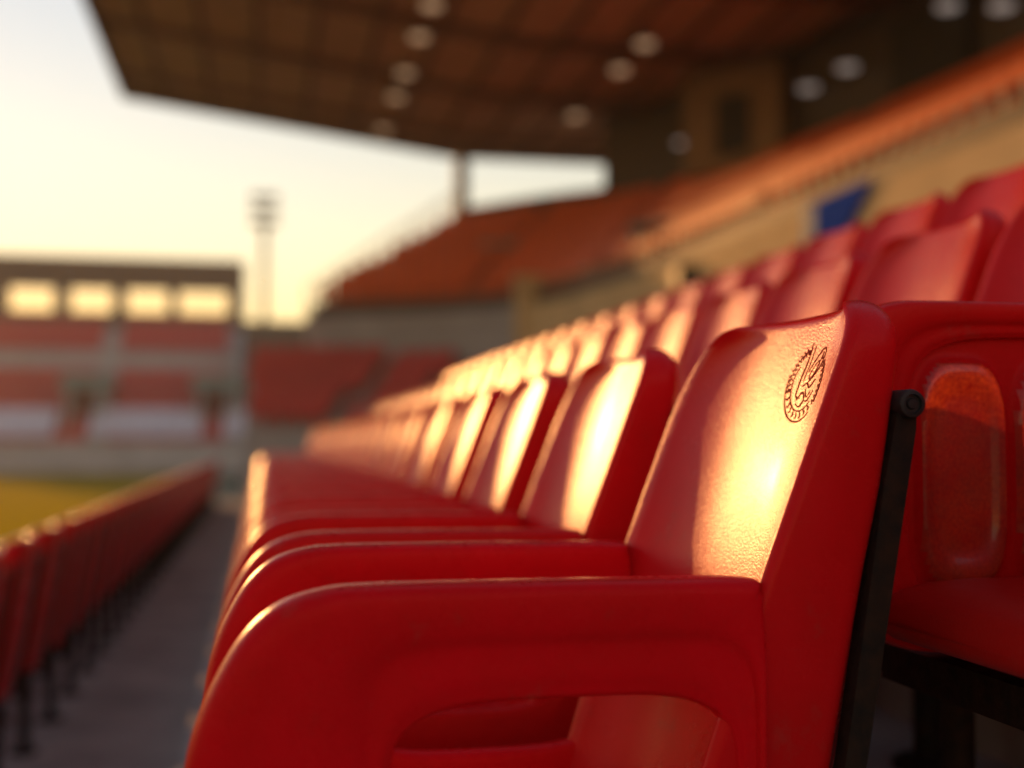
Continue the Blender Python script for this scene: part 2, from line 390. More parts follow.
def web_mb():
    def bulge(x, z):
        b = 0.0
        for cx in (0.060, 0.172, 0.284):
            d = (abs((x - cx) / 0.051) ** 3.2 + abs((z + 0.287) / 0.116) ** 4) ** (1 / 3.4)
            k = max(0.0, min(1.0, (1.06 - d) / 0.16)); k = k * k * (3 - 2 * k)
            q = max(0.0, min(1.0, (0.86 - d) / 0.26)); q = q * q * (3 - 2 * q)
            b = max(b, 0.0125 * k - 0.0080 * q)
        return b
    m = MB(); nx, nz = 96, 70
    for sg in (-1, 1):
        rows = []
        for i in range(nz):
            z = -0.440 + 0.300 * i / (nz - 1)
            rows.append([(-0.012 + 0.385 * j / (nx - 1), sg * 0.0022 - bulge(-0.012 + 0.385 * j / (nx - 1), z), z) for j in range(nx)])
        g0 = len(m.f); m.grid(rows)
        if sg > 0:                                           # open behind, so each lozenge is a single thin skin
            keep = []
            for f in m.f[g0:]:
                px = sum(m.v[q][0] for q in f) / 4; pz = sum(m.v[q][2] for q in f) / 4
                cx = min((0.060, 0.172, 0.284), key=lambda q: abs(q - px))
                if (abs((px - cx) / 0.051) ** 3.2 + abs((pz + 0.287) / 0.116) ** 4) >= 0.92: keep.append(f)
            m.f[g0:] = keep; m.sm[g0:] = [True] * len(keep)
    return m
def pan_loop(x, w_, zt, zb, sag):
    lp = []; n = 18; r = min(0.014, (zt - zb) * 0.48)
    for k in range(n + 1):
        u = -1 + 2 * k / n
        lp.append((x, u * (w_ - r), zt - sag * (1 - abs(u) ** 3)))
    for k in range(1, 6):
        a = k / 6 * math.pi
        lp.append((x, w_ - r + r * math.sin(a), zt - r + r * math.cos(a)))
    for k in range(n + 1):
        u = 1 - 2 * k / n
        lp.append((x, u * (w_ - r), zb - 0.5 * sag * (1 - abs(u) ** 3)))
    for k in range(1, 6):
        a = k / 6 * math.pi
        lp.append((x, -(w_ - r) - r * math.sin(a), zb + r - r * math.cos(a)))
    return lp
def pan_mb():
    T = [(-0.045, -0.426, -0.432), (-0.043, -0.416, -0.440), (-0.036, -0.406, -0.446), (-0.024, -0.399, -0.450), (0.0, -0.393, -0.450), (0.05, -0.390, -0.448),
         (0.16, -0.391, -0.448), (0.24, -0.394, -0.450), (0.32, -0.394, -0.452), (0.37, -0.387, -0.452)]
    return MB().quadloft([pan_loop(x, 0.160, a, b, 0.010 * min(1, max(0, x / 0.1))) for x, a, b in T])

# the crest: closed ring, open top, leaf ticks down both sides and a rider-like monogram, drawn on the face
EY, EZ, ERY, ERZ = -0.066, 0.052, 0.042, 0.036
def span(z):
    p, q = hw(z, 0.105), hw(z, 0.048)                        # the two top corners are rounded differently
    return (p + q) / 2, (p - q) / 2
def face_pt(y, z, off=0.0):
    (h, mid), r = span(z), 0.011
    p = warp((xf(z) + dish(max(-1, min(1, (y - mid) / (h - r))), z), y, z))
    return Vector((p[0] - off, p[1], p[2]))
def crest_mb():
    m = MB(); rn = random.Random(3)
    def stroke(pts, wd, closed=False):
        q = catmull([(p[0], p[1]) for p in pts], 6, closed)
        L = []
        n = len(q)
        for i in range(n):
            a = q[(i - 1) % n] if closed or i > 0 else q[0]
            b = q[(i + 1) % n] if closed or i < n - 1 else q[-1]
            d = b - a
            d = Vector((d.x * ERY, d.y * ERZ))
            if d.length < 1e-9: d = Vector((1, 0))
            d.normalize(); nrm = Vector((-d.y, d.x))
            k = 1.0 if closed else (0.45 + 0.55 * math.sin(math.pi * min(1, max(0.0, (i + 0.5) / n))))
            qx, qy = q[i].x * 0.98 + q[i].y * 0.20, -q[i].x * 0.20 + q[i].y * 0.98
            y, z = EY - qx * ERY, EZ + qy * ERZ
            hwd = wd * k * 0.72
            A = (y - nrm.x * hwd, z + nrm.y * hwd); B = (y + nrm.x * hwd, z - nrm.y * hwd)
            L.append([face_pt(*A, -0.0002), face_pt(*A, 0.0005), face_pt(*B, 0.0005), face_pt(*B, -0.0002)])
        m.quadloft(L, True, True, closed=True, ring=False, smooth=False)
    arc = lambda r, a0, a1, n=14, sx=1, sy=1: [(r * sx * math.cos(R(a0 + (a1 - a0) * i / n)), r * sy * math.sin(R(a0 + (a1 - a0) * i / n))) for i in range(n + 1)]
    stroke(arc(1.0, 178, 322), 0.0013)                       # lower rim
    stroke(arc(0.98, -20, 42), 0.0007)
    stroke(arc(0.72, 150, 330), 0.0011)                      # inner ring
    for a in range(200, 335, 15):                            # teeth between the rings, like lettering
        stroke([(0.76 * math.cos(R(a)), 0.76 * math.sin(R(a))), (0.86 * math.cos(R(a + 4)), 0.86 * math.sin(R(a + 4))), (0.92 * math.cos(R(a)), 0.92 * math.sin(R(a)))], 0.0014)
    for a in list(range(118, 200, 9)) + list(range(-22, 62, 9)):          # leaves up both sides
        c, s_ = math.cos(R(a)), math.sin(R(a))
        stroke([(0.80 * c, 0.80 * s_), (0.90 * c - 0.03 * s_, 0.90 * s_ + 0.03 * c), (1.0 * c - 0.10 * s_, 1.0 * s_ + 0.10 * c)], 0.0012)
        stroke([(0.82 * c, 0.82 * s_), (0.93 * c + 0.05 * s_, 0.93 * s_ - 0.05 * c)], 0.0009)
    stroke([(-0.36, 1.02), (-0.30, 0.55), (-0.34, 0.05), (-0.30, -0.36), (-0.05, -0.40)], 0.0017)     # tall left stem
    stroke([(-0.16, 0.98), (-0.13, 0.5), (-0.18, 0.02)], 0.0009)
    stroke([(-0.05, 0.30), (0.12, 0.66), (0.38, 0.98), (0.56, 0.92), (0.54, 0.60), (0.34, 0.28), (0.12, 0.05)], 0.0014)  # open loop
    stroke([(0.05, 0.22), (0.20, 0.52), (0.38, 0.66), (0.34, 0.40), (0.16, 0.14), (0.05, 0.22)], 0.0010)
    stroke([(-0.12, -0.10), (0.10, 0.02), (0.30, -0.06), (0.50, 0.20)], 0.0014)
    stroke([(-0.20, -0.48), (0.02, -0.22), (0.22, -0.40), (0.08, -0.60), (-0.16, -0.56)], 0.0014)
    stroke([(0.10, -0.12), (0.32, -0.30), (0.44, -0.14)], 0.0012)
    stroke([(0.24, -0.42), (0.46, -0.36), (0.60, -0.08)], 0.0010)
    return m
def badge_mb():
    ring = [(0.024 * math.cos(2 * math.pi * k / 24), 0.026 * math.sin(2 * math.pi * k / 24)) for k in range(24)]
    m = MB()
    m.quadloft([[face_pt(-0.02 + a, 0.03 + b, -0.0005) for a, b in ring], [face_pt(-0.02 + a, 0.03 + b, 0.0008) for a, b in ring]], smooth=False)
    return m

def make_chair(kind, pitch_):
    panel = kind == 'panelled'
    t = bpy.data.objects.new('stadium_chair', None); COL.objects.link(t); t.empty_display_size = 0.1
    S = (0, 0, -FLOOR)
    back_mb().build('backrest', M['redback'], t, S)
    for sg in (-1, 1) if kind != 'armless' else ():
        a = arm_mb(panel, sg)
        ao = a.build('arm', M['red'], t, (0, sg * 0.182, -FLOOR))
        if panel:
            sp = web_mb().build('side_panel', M['red'], ao, (0, sg * 0.182, -FLOOR))
            sp.data.materials.append(M['web'])
            for f in sp.data.polygons:                       # the thin lozenges let light through
                cx = min((0.060, 0.172, 0.284), key=lambda q: abs(q - f.center.x))
                if (abs((f.center.x - cx) / 0.051) ** 3.2 + abs((f.center.z + FLOOR + 0.287) / 0.116) ** 4) < 0.92: f.material_index = 1
    pan_mb().build('seat', M['pan'] if panel else M['red'], t, S)
    for sg in (-1, 1):
        b = MB()
        y0, y1 = (sg * 0.176, sg * 0.196)
        pts = [(0.5525, 0.034), (0.5510, 0.010), (0.5000, -0.2745), (0.465, -0.470), (0.445, -0.470), (0.480, -0.2745), (0.521, -0.033), (0.5355, 0.034)]
        b.prism(pts, min(y0, y1), max(y0, y1))
        br = b.build('bracket', M['iron'], t, S)
        k = MB(); rings = []
        for r_, yy in ((0.0115, 0.172), (0.0128, 0.174), (0.0128, 0.200), (0.0115, 0.2035), (0.0085, 0.2040), (0.0078, 0.2010), (0.0050, 0.2010), (0.0040, 0.2030), (0.0008, 0.2032)):
            rings.append([(0.5440 + r_ * math.cos(2 * math.pi * j / 24), sg * yy, 0.0325 + r_ * math.sin(2 * math.pi * j / 24)) for j in range(24)])
        k.quadloft(rings); k.build('bolt', M['rubber'], br, S)
    for x in (0.045, 0.425): MB().box(x - 0.02, x + 0.02, -pitch_ / 2 + 0.0005, pitch_ / 2 - 0.0005, -0.512, -0.474).build('seat_rail', M['iron'], t, S)
    for x in (0.235, 0.455):
        l = MB(); l.bar((x, -0.06, -0.505), (x, -0.06, FLOOR + 0.012), 0.022, n=14)
        lg = l.build('leg', M['iron'], t, S)
        p = MB(); p.quadloft([[(x + r_ * math.cos(2 * math.pi * j / 20), -0.06 + r_ * math.sin(2 * math.pi * j / 20), z) for j in range(20)]
                              for r_, z in ((0.056, FLOOR), (0.056, FLOOR + 0.012), (0.050, FLOOR + 0.017), (0.026, FLOOR + 0.018))])
        p.build('foot_plate', M['iron'], lg, S)
    c = MB(); c.box(0.066, 0.476, -0.075, -0.045, -0.511, -0.477); c.build('crossbar', M['iron'], t, S)
    return t

PITCH = 0.56
front = make_chair('arms', PITCH)
middle = make_chair('panelled', PITCH)
plain = make_chair('armless', 0.44)
def place(src, first, x, y, z, label, group):
    o = src if first else copy_tree(src)
    o.location = (x, y, H + z); tag(o, label, 'chair', group)
    return o
# front row: the crested chair is the first
NF = 20
for k in range(NF):
    lab = ('glossy red armchair with engraved crest, in sharp focus at the head of its row' if k == 0 else
           'glossy red armchair beside the crested one, next along its row' if k == 1 else
           '%s red armchair along the row, counting the crested one as first' % ORD[k] if k < 10 else
           'small blurred red armchair towards the far end of the crested row')
    o = place(front, k == 0, 0.0, 1.125 + k * PITCH, FLOOR, lab, 'chairs in the crested row')
    o.rotation_euler.z = 0 if k < 2 else R(rnd.uniform(-0.5, 0.5))
# middle row, a step up behind it
Y2 = 0.92
used = False
for k in range(25):
    lab = ('red chair with lozenge-panelled arm and dusty seat, just behind the crested chair' if k == 0 else
           '%s red chair along the raised middle row, counting from the dusty seat' % ORD[k] if k < 10 else
           'small blurred red chair towards the far end of the middle row')
    if k == 0: place(middle, True, tread, Y2, FLOOR + rise2, lab, 'chairs in the middle row')
    else: place(plain, k == 1, tread, Y2 + 0.09 + k * 0.44, FLOOR + rise2, lab, 'chairs in the middle row').rotation_euler.z = R(rnd.uniform(-0.7, 0.7))
# back row, two steps up
Y3 = 1.30
for k in range(24):
    lab = ('%s red chair along the highest terrace row, counting from the frame edge' % ORD[k] if k < 10 else
           'small blurred red chair towards the far end of the highest terrace row')
    o = place(plain, False, 2 * tread, Y3 + k * 0.44, FLOOR + rise3, lab, 'chairs in the highest terrace row')
    o.rotation_euler.z = R(rnd.uniform(-0.7, 0.7))
    if k == 2:
        bd = badge_mb().build('badge', M['badge'], o.children[0], (0, 0, -FLOOR)); bd['label'] = 'small round pale badge on the backrest'
# the row across the walkway, seen from behind
X0, P0 = -1.40, 0.58
for k in range(38):
    lab = ('%s red chair along the row beside the pitch, seen from behind' % ORD[k] if k < 10 else
           'small blurred red chair, far along the row beside the pitch')
    o = place(plain, False, X0, 3.0 + k * P0, -1.28, lab, 'chairs along the pitch')
    o.rotation_euler.z = R(rnd.uniform(-1.2, 1.2))
crest = crest_mb().build('crest', M['crest'], front.children[0], (0, 0, -FLOOR))
crest['label'] = 'engraved dark red crest with ring, leaves and monogram'

# ------------------------------------------------------------------ the upper tier: a swept stand that bends at the corner
FR = [(8.3, -8), (8.2, 6), (8.1, 13), (8.0, 18), (7.9, 21.4), (7.45, 25.2), (6.8, 28.2), (4.9, 30.6), (1.25, 32.7)]
BK = [(13.5, -8), (13.3, 7), (13.0, 15.5), (12.5, 21.5), (11.8, 25.5), (10.8, 28.6), (9.5, 30.9), (7.8, 32.6), (5.9, 34.9)]
ZB, ZT, NR = 3.40, 6.75, 14
Fs = catmull(FR, 12); Bs = catmull(BK, 12)
def ZROW(i): return ZB + 0.36 + (ZT - ZB - 0.71) * i / (NR - 1)
def rowline(i, n=NR):
    f = i / n
    return [Vector((a.x + (b.x - a.x) * f, a.y + (b.y - a.y) * f)) for a, b in zip(Fs, Bs)]
t = MB()
prev = None
strips = []
for i in range(NR):
    z = ZROW(i)
    a = rowline(i); b = rowline(i + 1)
    strips.append([(p.x, p.y, z - 0.26) for p in a]); strips.append([(p.x, p.y, z) for p in a]); strips.append([(p.x, p.y, z) for p in b])
t.grid(strips, smooth=False)
up = empty('upper_tier', (8, 20, H + 0.55), 'bent concrete upper tier stepping up beyond the tan parapet', 'stand')
o = t.build('tier_steps', M['painted'], up, (-8, -20, -0.55))
rc = MB(); rc.grid([[(p.x - 8, p.y - 20, zz - 0.55) for p in Fs] for zz in (2.6, ZROW(0) - 0.002)], smooth=False); rc.v = [(x - 0.004, y, z) for x, y, z in rc.v]; rc.build('painted_shade', M['boxwall'], up)  # dark strip that paints in the shaded gap behind the railing
# parapet in front of it
def wall_along(pts, z0, z1, th, name, m, parent=None, sh=(0, 0, 0)):
    q = [Vector(p) for p in pts]; L = []
    for i, p in enumerate(q):
        d = (q[min(i + 1, len(q) - 1)] - q[max(i - 1, 0)]).normalized(); n = Vector((-d.y, d.x))
        L.append([(p.x, p.y, z0), (p.x + n.x * th, p.y + n.y * th, z0), (p.x + n.x * th, p.y + n.y * th, z1), (p.x, p.y, z1)])
    return MB().quadloft(L, smooth=False).build(name, m, parent, sh)
near = [p for p in Fs if p.y < 29.2]; far = [p for p in Fs if p.y >= 28.7]
pw = wall_along(near, 0.55, ZB, 0.22, 'parapet_wall', M['tan'], None, (0, 0, H)); tag(pw, 'tan parapet wall lit by low sun below the orange upper seats', 'wall')
pf = wall_along(far, 1.2, ZB, 0.22, 'corner_fascia', M['greywall'], None, (0, 0, H)); tag(pf, 'grey concrete fascia band round the corner below the red seats', 'wall')
# railing on the parapet
def railing(pts, z0, h, label, m, spacing, name='railing', zs=None):
    e = empty(name, (pts[0][0], pts[0][1], H + z0), label, 'railing')
    q = [Vector(p) for p in pts]
    zz = lambda i: (z0 if zs is None else zs[i])
    sh = (-pts[0][0], -pts[0][1], -z0)
    r1 = MB(); r2 = MB()
    for i in range(len(q) - 1):
        for hh in (h, 0.12):
            r1.bar((q[i].x, q[i].y, zz(i) + hh), (q[i + 1].x, q[i + 1].y, zz(i + 1) + hh), 0.03, n=6)
    r1.build('rail', m, e, sh)
    acc = 0; cnt = 0; bal = MB()
    for i in range(len(q) - 1):
        L = (q[i + 1] - q[i]).length; s = acc
        while s < L:
            p = q[i].lerp(q[i + 1], s / L); z = zz(i) + (zz(i + 1) - zz(i)) * s / L
            if cnt % 10 == 0: MB().bar((p.x, p.y, z), (p.x, p.y, z + h + 0.04), 0.04, n=8).build('post', m, e, sh)
            else: bal.bar((p.x, p.y, z + 0.12), (p.x, p.y, z + h), 0.034, n=6)
            cnt += 1; s += spacing
        acc = s - L
    bal.build('baluster_panel', m, e, sh)
    return e
mid = [(p.x + 0.1, p.y) for p in near if p.y > 3]
railing(mid, ZB, 0.60, 'pale railing of upright bars on top of the tan parapet', M['cream'], 0.42)
a, b = Fs[-1], Bs[-1]
ed = [(a.x + (b.x - a.x) * k / 8 - 0.1, a.y + (b.y - a.y) * k / 8 + 0.1) for k in range(9)]
railing(ed, ZB, 1.25, 'hazy pale fence climbing the open end of the upper tier', M['cream'], 0.34, 'end_fence', [ZB - 0.4 + (ZT - ZB) * k / 8 for k in range(9)])

# seats on the upper tier
def small_seat_parts():
    m = MB()
    prof = [(0.00, 0.36), (0.02, 0.40), (0.32, 0.385), (0.37, 0.44), (0.405, 0.86), (0.43, 0.89), (0.46, 0.86), (0.42, 0.38), (0.36, 0.33), (0.03, 0.35)]
    L = []
    for y, k in ((-0.215, 0.9), (-0.20, 1.0), (0.20, 1.0), (0.215, 0.9)):
        L.append([(0.25 + (p[0] - 0.25) * k, y, 0.55 + (p[1] - 0.55) * k) for p in prof])
    m.quadloft(L, smooth=False)
    m.box(0.20, 0.26, -0.05, 0.05, 0.0, 0.355)
    m.v = [(p[0] * 0.66, p[1] * 0.80, p[2] * 0.66) for p in m.v]
    return m
def in_view(p):
    d = Vector((p[0], p[1], p[2] - H))
    th, ph = R(11.87), R(2.79)
    X = d.x * math.cos(th) - d.y * math.sin(th); Z = (d.x * math.sin(th) + d.y * math.cos(th))
    if Z < 0.5: return False
    return abs(X / Z) < 0.45
spots = []
aisles = (3.2, 5.4, 6.9)                                      # bare stairs at these places along the sweep
for i in range(NR):
    ln = rowline(i); z = ZROW(i)
    acc = 0.0
    for k in range(len(ln) - 1):
        d = ln[k + 1] - ln[k]; L = d.length; s = acc
        while s < L:
            p = ln[k].lerp(ln[k + 1], s / L); sp = (k + s / L) / 12
            s += 0.39
            if p.y < 7 or any(abs(sp - q) < 0.08 for q in aisles): continue
            dn = d.normalized(); ang = math.atan2(dn.y, dn.x) - math.pi / 2
            spots.append((p.x + 0.05 * dn.y, p.y - 0.05 * dn.x, H + z, ang, i))
        acc = s - L
spots.sort(key=lambda q: (not in_view(q), q[0] ** 2 + q[1] ** 2))
proto = None
rest = MB()
tmpl = small_seat_parts()
for n, (x, y, z, ang, i) in enumerate(spots):
    if n < 195 and in_view((x, y, z)):
        if proto is None: o = proto = tmpl.build('tier_chair', M['seat_far'])
        else: o = proto.copy(); COL.objects.link(o)
        o.location = (x, y, z); o.rotation_euler = (0, 0, ang)
        tag(o, 'blurred orange-red seat in the %s row of the upper tier above the parapet' % ORD[i], 'seat', 'upper tier seats, %s row' % ORD[i])
    else:
        b0 = len(rest.v); c, s_ = math.cos(ang), math.sin(ang)
        rest.v += [(x + c * p[0] - s_ * p[1], y + s_ * p[0] + c * p[1], z + p[2]) for p in tmpl.v]
        rest.f += [tuple(b0 + q for q in f) for f in tmpl.f]; rest.sm += tmpl.sm
tag(rest.build('tier_seating', M['seat_far']), 'mass of blurred red seating round the bend of the upper tier', 'seating', kind='stuff')

fp = [p for p in Bs if p.y > 30.9]
o = wall_along([(p.x + 0.05, p.y + 0.05) for p in fp], 5.9, 7.0, 0.2, 'rear_parapet', M['boxwall'], None, (0, 0, H)); tag(o, 'low brown parapet behind the last seats, under the strip of open sky', 'wall')
for (x, y, z, a_, lab) in ((8.45, 24.3, 3.85, 0.75, 'teal-roofed stair mouth low in the bend of the orange upper seats'), (6.55, 31.5, 4.55, 1.15, 'teal-roofed stair mouth high among the seats near the open end of the upper tier')):
    e = empty('tier_entrance', (x, y, H + z), lab, 'entrance', 'stair mouths in the upper tier', rz=a_)
    MB().box(-0.02, 1.1, -0.75, -0.62, -0.3, 0.78).build('side_wall', M['greywall'], e)
    MB().box(-0.02, 1.1, 0.62, 0.75, -0.3, 0.78).build('side_wall', M['greywall'], e)
    MB().box(0.15, 1.0, -0.615, 0.615, -0.3, 0.775).build('opening', M['dark'], e)
    MB().box(-0.10, 1.1, -0.80, 0.80, 0.785, 0.93).build('canopy', M['teal'], e)
# back wall of the tier, with doorways, lit lamps on it
bw = [p for p in Bs if p.y < 31.4]
e = empty('back_wall', (12, 20, H + 6), 'dark brown back wall at the top of the upper tier under the roof', 'wall')
wall_along([(p.x + 0.25, p.y + 0.05) for p in bw], 5.6, 9.05, 0.3, 'wall_face', M['boxwall'], e, (-12, -20, -6))
for (x, y, dx, dy, h0, wd) in ((12.75, 19.2, -0.13, 0.99, 6.75, 2.2), (13.05, 14.0, -0.08, 1, 6.75, 2.2)):
    d = Vector((dx, dy)).normalized(); nrm = Vector((-d.y, d.x)); m = MB()
    m.quadloft([[(x + nrm.x * q, y + nrm.y * q, h0), (x + d.x * wd + nrm.x * q, y + d.y * wd + nrm.y * q, h0), (x + d.x * wd + nrm.x * q, y + d.y * wd + nrm.y * q, h0 + 1.6), (x + nrm.x * q, y + nrm.y * q, h0 + 1.6)] for q in (-0.3, 0.25)], smooth=False)
    m.build('doorway', M['dark'], e, (-12, -20, -6))
e = empty('stair_core', (11.3, 26.4, H + 6.4), 'tan stair core with a dark doorway at the top of the orange seats', 'stair core', rz=0.62)
MB().box(-0.75, 0.75, -1.3, 1.3, 0, 2.45).build('wall', M['dimtan'], e)
MB().box(-0.78, -0.70, -0.55, 0.35, 0.35, 1.75).build('doorway', M['dark'], e)

# ------------------------------------------------------------------ the roof
RX = [(-4.00, 10.36), (5.7, 9.08), (13.9, 9.12)]
def rz(x): return lerp_tab(RX, x)
rf = empty('stand_roof', (5, 10, H + 9), 'brown ribbed cantilever roof over the stand', 'roof')
sh = (-5, -10, -9)
y0, y1 = 9.0, 36.0
MB().prism([(x, z) for x, z in RX] + [(x, z + 0.16) for x, z in reversed(RX)], y0, y1).build('roof_sheet', M['roof'], rf, sh)
MB().prism([(-4.14, 10.09), (-4.0, 10.09), (-4.0, 10.59), (-4.14, 10.61)], y0, y1 + 0.12).build('front_fascia', M['beam'], rf, sh)
m = MB()
m.prism([(-3.99, 10.08), (5.7, 8.80), (13.9, 8.84), (13.9, 9.34), (5.7, 9.30), (-3.99, 10.58)], y1, y1 + 0.12)
m.build('end_fascia', M['beam'], rf, sh)
y = 34.0
while y > y0:
    m = MB(); m.prism([(-3.99, 10.20), (5.7, 8.80), (13.9, 8.80), (13.9, 9.115), (5.7, 9.075), (-3.99, 10.355)], y, y + 0.20)
    m.build('rafter', M['purlin'], rf, sh); y -= 4.2
x = -2.9
while x < 13.5:
    MB().box(x - 0.06, x + 0.06, y0, y1 - 0.002, rz(x) - 0.12, rz(x) - 0.004).build('purlin', M['purlin'], rf, sh); x += 1.35
# columns
for (x, y, z0) in ((5.85, 35.3, 0.55), (13.75, 33.0, 0.55), (13.85, 22.0, 0.55), (13.95, 11.0, 0.55)):
    c = MB(); c.box(x - 0.19, x + 0.19, y - 0.19, y + 0.19, z0, rz(x) - 0.40)
    o = c.build('roof_column', M['iron'], None, (0, 0, H))
    tag(o, {35.3: 'slim dark steel column standing clear against the sky at the roof corner', 33.0: 'dark steel column behind the far bend of the back wall',
            22.0: 'dark steel column behind the middle of the back wall', 11.0: 'dark steel column behind the near part of the back wall'}[y], 'column')
def lamp(x, y, z, label, m, group, wall=False):
    e = empty('roof_lamp' if not wall else 'wall_lamp', (x, y, H + z), label, 'lamp', group)
    b = MB(); 
    if not wall: b.bar((0, 0, 0.02), (0, 0, 0.165), 0.03, n=6)
    b.quadloft([[(r_ * math.cos(2 * math.pi * j / 16), r_ * math.sin(2 * math.pi * j / 16), zz) for j in range(16)] for r_, zz in ((0.24, -0.02), (0.26, -0.01), (0.24, 0.06), (0.10, 0.14), (0.03, 0.16))])
    b.build('housing', M['beam'], e)
    g = MB(); g.quadloft([[(r_ * math.cos(2 * math.pi * j / 16), r_ * math.sin(2 * math.pi * j / 16), zz) for j in range(16)] for r_, zz in ((0.215, -0.018), (0.20, -0.055), (0.12, -0.085), (0.01, -0.095))])
    g.build('lens', m, e)
for k, y in enumerate((24.4, 26.4, 29.1, 31.2, 34.6)):
    lamp(3.4, y, rz(3.4) - 0.17, '%s round lamp from the roof end in the lamp line above the pitch side' % ORD[4 - k], M['lamp'], 'lamps along the roof front')
for k, y in enumerate((25.0, 26.9, 31.0)):
    lamp(8.3, y, 8.93, '%s round lamp from the roof end in the lamp line above the seats' % ORD[2 - k], M['lamp'], 'lamps along the roof middle')
for k, (x, y, z) in enumerate(((10.35, 28.2, 7.6), (11.75, 24.0, 7.85), (11.9, 22.5, 7.85), (12.3, 19.4, 8.05), (12.45, 18.0, 7.55))):
    lamp(x, y, z, '%s pale lamp on the back wall counting from its bend' % ORD[k], M['coollamp'], 'lamps on the back wall', True)

# ------------------------------------------------------------------ small things by the parapet
m = MB(); rows = []
yb = 14.05
for i in range(9):
    v = i / 8
    y_hi, y_lo = yb + 1.75 * (1 - 0.0 * v), yb
    top, bot = 3.46, 2.86
    L = []
    for j in range(13):
        u = j / 12
        L.append((7.79 - 0.03 * math.sin(u * 14) * v, yb + 1.9 * (u * (1 - 0.40 * v) + 0.40 * v), top + (bot - top) * v))
    rows.append(L)
m.grid(rows); m.grid([[(x - 0.03, y, z) for x, y, z in L] for L in rows])
m.build('banner', M['blue'])
bn = bpy.data.objects['banner']; bn.location.z = H
tag(bn, 'blue banner draped over the tan parapet', 'banner')
m = MB(); m.box(7.745, 7.77, 15.7, 16.05, 2.86, 3.42)
m.build('trim', M['paleblue'], bn)
sp = empty('loudspeaker', (7.55, 20.6, H + 0.55), 'small black loudspeaker on a pole before the tan parapet', 'loudspeaker')
MB().prism([(-0.16, 2.10), (0.18, 2.20), (0.18, 2.72), (-0.16, 2.62)], -0.2, 0.2).build('cabinet', M['black'], sp)
MB().bar((0.02, 0, 0), (0.02, 0, 2.2), 0.03, n=8).build('pole', M['black'], sp)
pl = MB(); pl.box(6.15, 6.75, 28.6, 29.0, 0.55, 4.0); pl.box(6.08, 6.82, 28.53, 29.07, 4.0, 4.12)
tag(pl.build('gate_pier', M['tan'], None, (0, 0, H)), 'sunlit tan pier where the parapet meets the grey corner', 'pier')

# ------------------------------------------------------------------ corner block of lower seats
F2 = [(6.6, 22.5), (4.6, 24.6), (2.7, 26.4), (1.2, 27.1), (-0.4, 27.5)]
B2 = [(7.6, 27.0), (6.7, 29.2), (4.9, 30.7), (2.6, 31.9), (-0.4, 32.6)]
f2 = catmull(F2, 8); b2 = catmull(B2, 8); N2 = 10; Z0, Z1 = 0.30, 1.98
strips = []
for i in range(N2):
    z = Z0 + (Z1 - Z0) * i / (N2 - 1)
    A = [p.lerp(q, i / N2) for p, q in zip(f2, b2)]; Bq = [p.lerp(q, (i + 1) / N2) for p, q in zip(f2, b2)]
    strips.append([(p.x, p.y, -H if i == 0 else z - 0.2) for p in A]); strips.append([(p.x, p.y, z) for p in A]); strips.append([(p.x, p.y, z) for p in Bq])
cb = empty('corner_stand', (2, 29, H), 'grey stepped corner stand below the concrete fascia', 'stand')
MB().grid(strips, smooth=False).build('stand_steps', M['greywall'], cb, (-2, -29, 0))
seats = MB()
def add_seats(mb, line, z, keep, step=0.40):
    acc = 0.0
    for k in range(len(line) - 1):
        d = line[k + 1] - line[k]; L = d.length; s = acc
        while s < L:
            p = line[k].lerp(line[k + 1], s / L)
            if keep((k + s / L) / (len(line) - 1), p):
                dn = d.normalized(); ang = math.atan2(dn.y, dn.x) - math.pi / 2
                c, s_ = math.cos(ang), math.sin(ang); b0 = len(mb.v)
                mb.v += [(p.x + c * q[0] - s_ * q[1], p.y + s_ * q[0] + c * q[1], z + q[2]) for q in tmpl.v]
                mb.f += [tuple(b0 + q for q in f) for f in tmpl.f]; mb.sm += tmpl.sm
            s += step
        acc = s - L
for i in range(N2):
    A = [p.lerp(q, i / N2) for p, q in zip(f2, b2)]
    add_seats(seats, A, Z0 + (Z1 - Z0) * i / (N2 - 1), lambda s, p: 0.47 < s < 0.985 and not 0.63 < s < 0.70)
tag(seats.build('corner_seating', M['seat_pink'], None, (0, 0, H)), 'mass of blurred red seats filling the corner stand', 'seating', kind='stuff')

# ------------------------------------------------------------------ the far stand, its press box and its mast
fs = empty('far_stand', (-22, 112, 0), 'far grey stand facing down the pitch below the press box', 'stand')
def tier(x0, x1, ya, yb_, za, zb_, n):
    m = MB(); st = []
    for i in range(n):
        z = za + (zb_ - za) * i / (n - 1); a_ = ya + (yb_ - ya) * i / n; b_ = ya + (yb_ - ya) * (i + 1) / n
        st += [[(x0, a_, z - 0.6), (x1, a_, z - 0.6)], [(x0, a_, z), (x1, a_, z)], [(x0, b_, z), (x1, b_, z)]]
    m.grid(st, smooth=False); return m
XL, XR = -27.0, -2.4
sh = (22, -112, 0)
def part(name, mb, m, parent, s_=sh): return mb.build(name, m, parent, (s_[0], s_[1], s_[2] + H))
part('front_wall', MB().box(XL, XR + 2.2, 106.0, 106.4, -H, -0.05), M['greywall'], fs)
part('lower_steps', tier(XL, XR, 106.4, 115.0, -0.35, 6.0, 10), M['greywall'], fs)
part('fascia', MB().box(XL, XR, 115.0, 115.4, 5.4, 8.4), M['greywall'], fs)
part('upper_steps', tier(XL, XR, 115.4, 120.0, 8.4, 10.9, 5), M['greywall'], fs)
part('end_wall', MB().prism([(106.4, -H), (126.2, -H), (126.2, 11.4), (120.0, 11.4), (115.0, 8.5), (106.4, 0.2)], XR, XR + 0.5, 'x'), M['greywall'], fs)
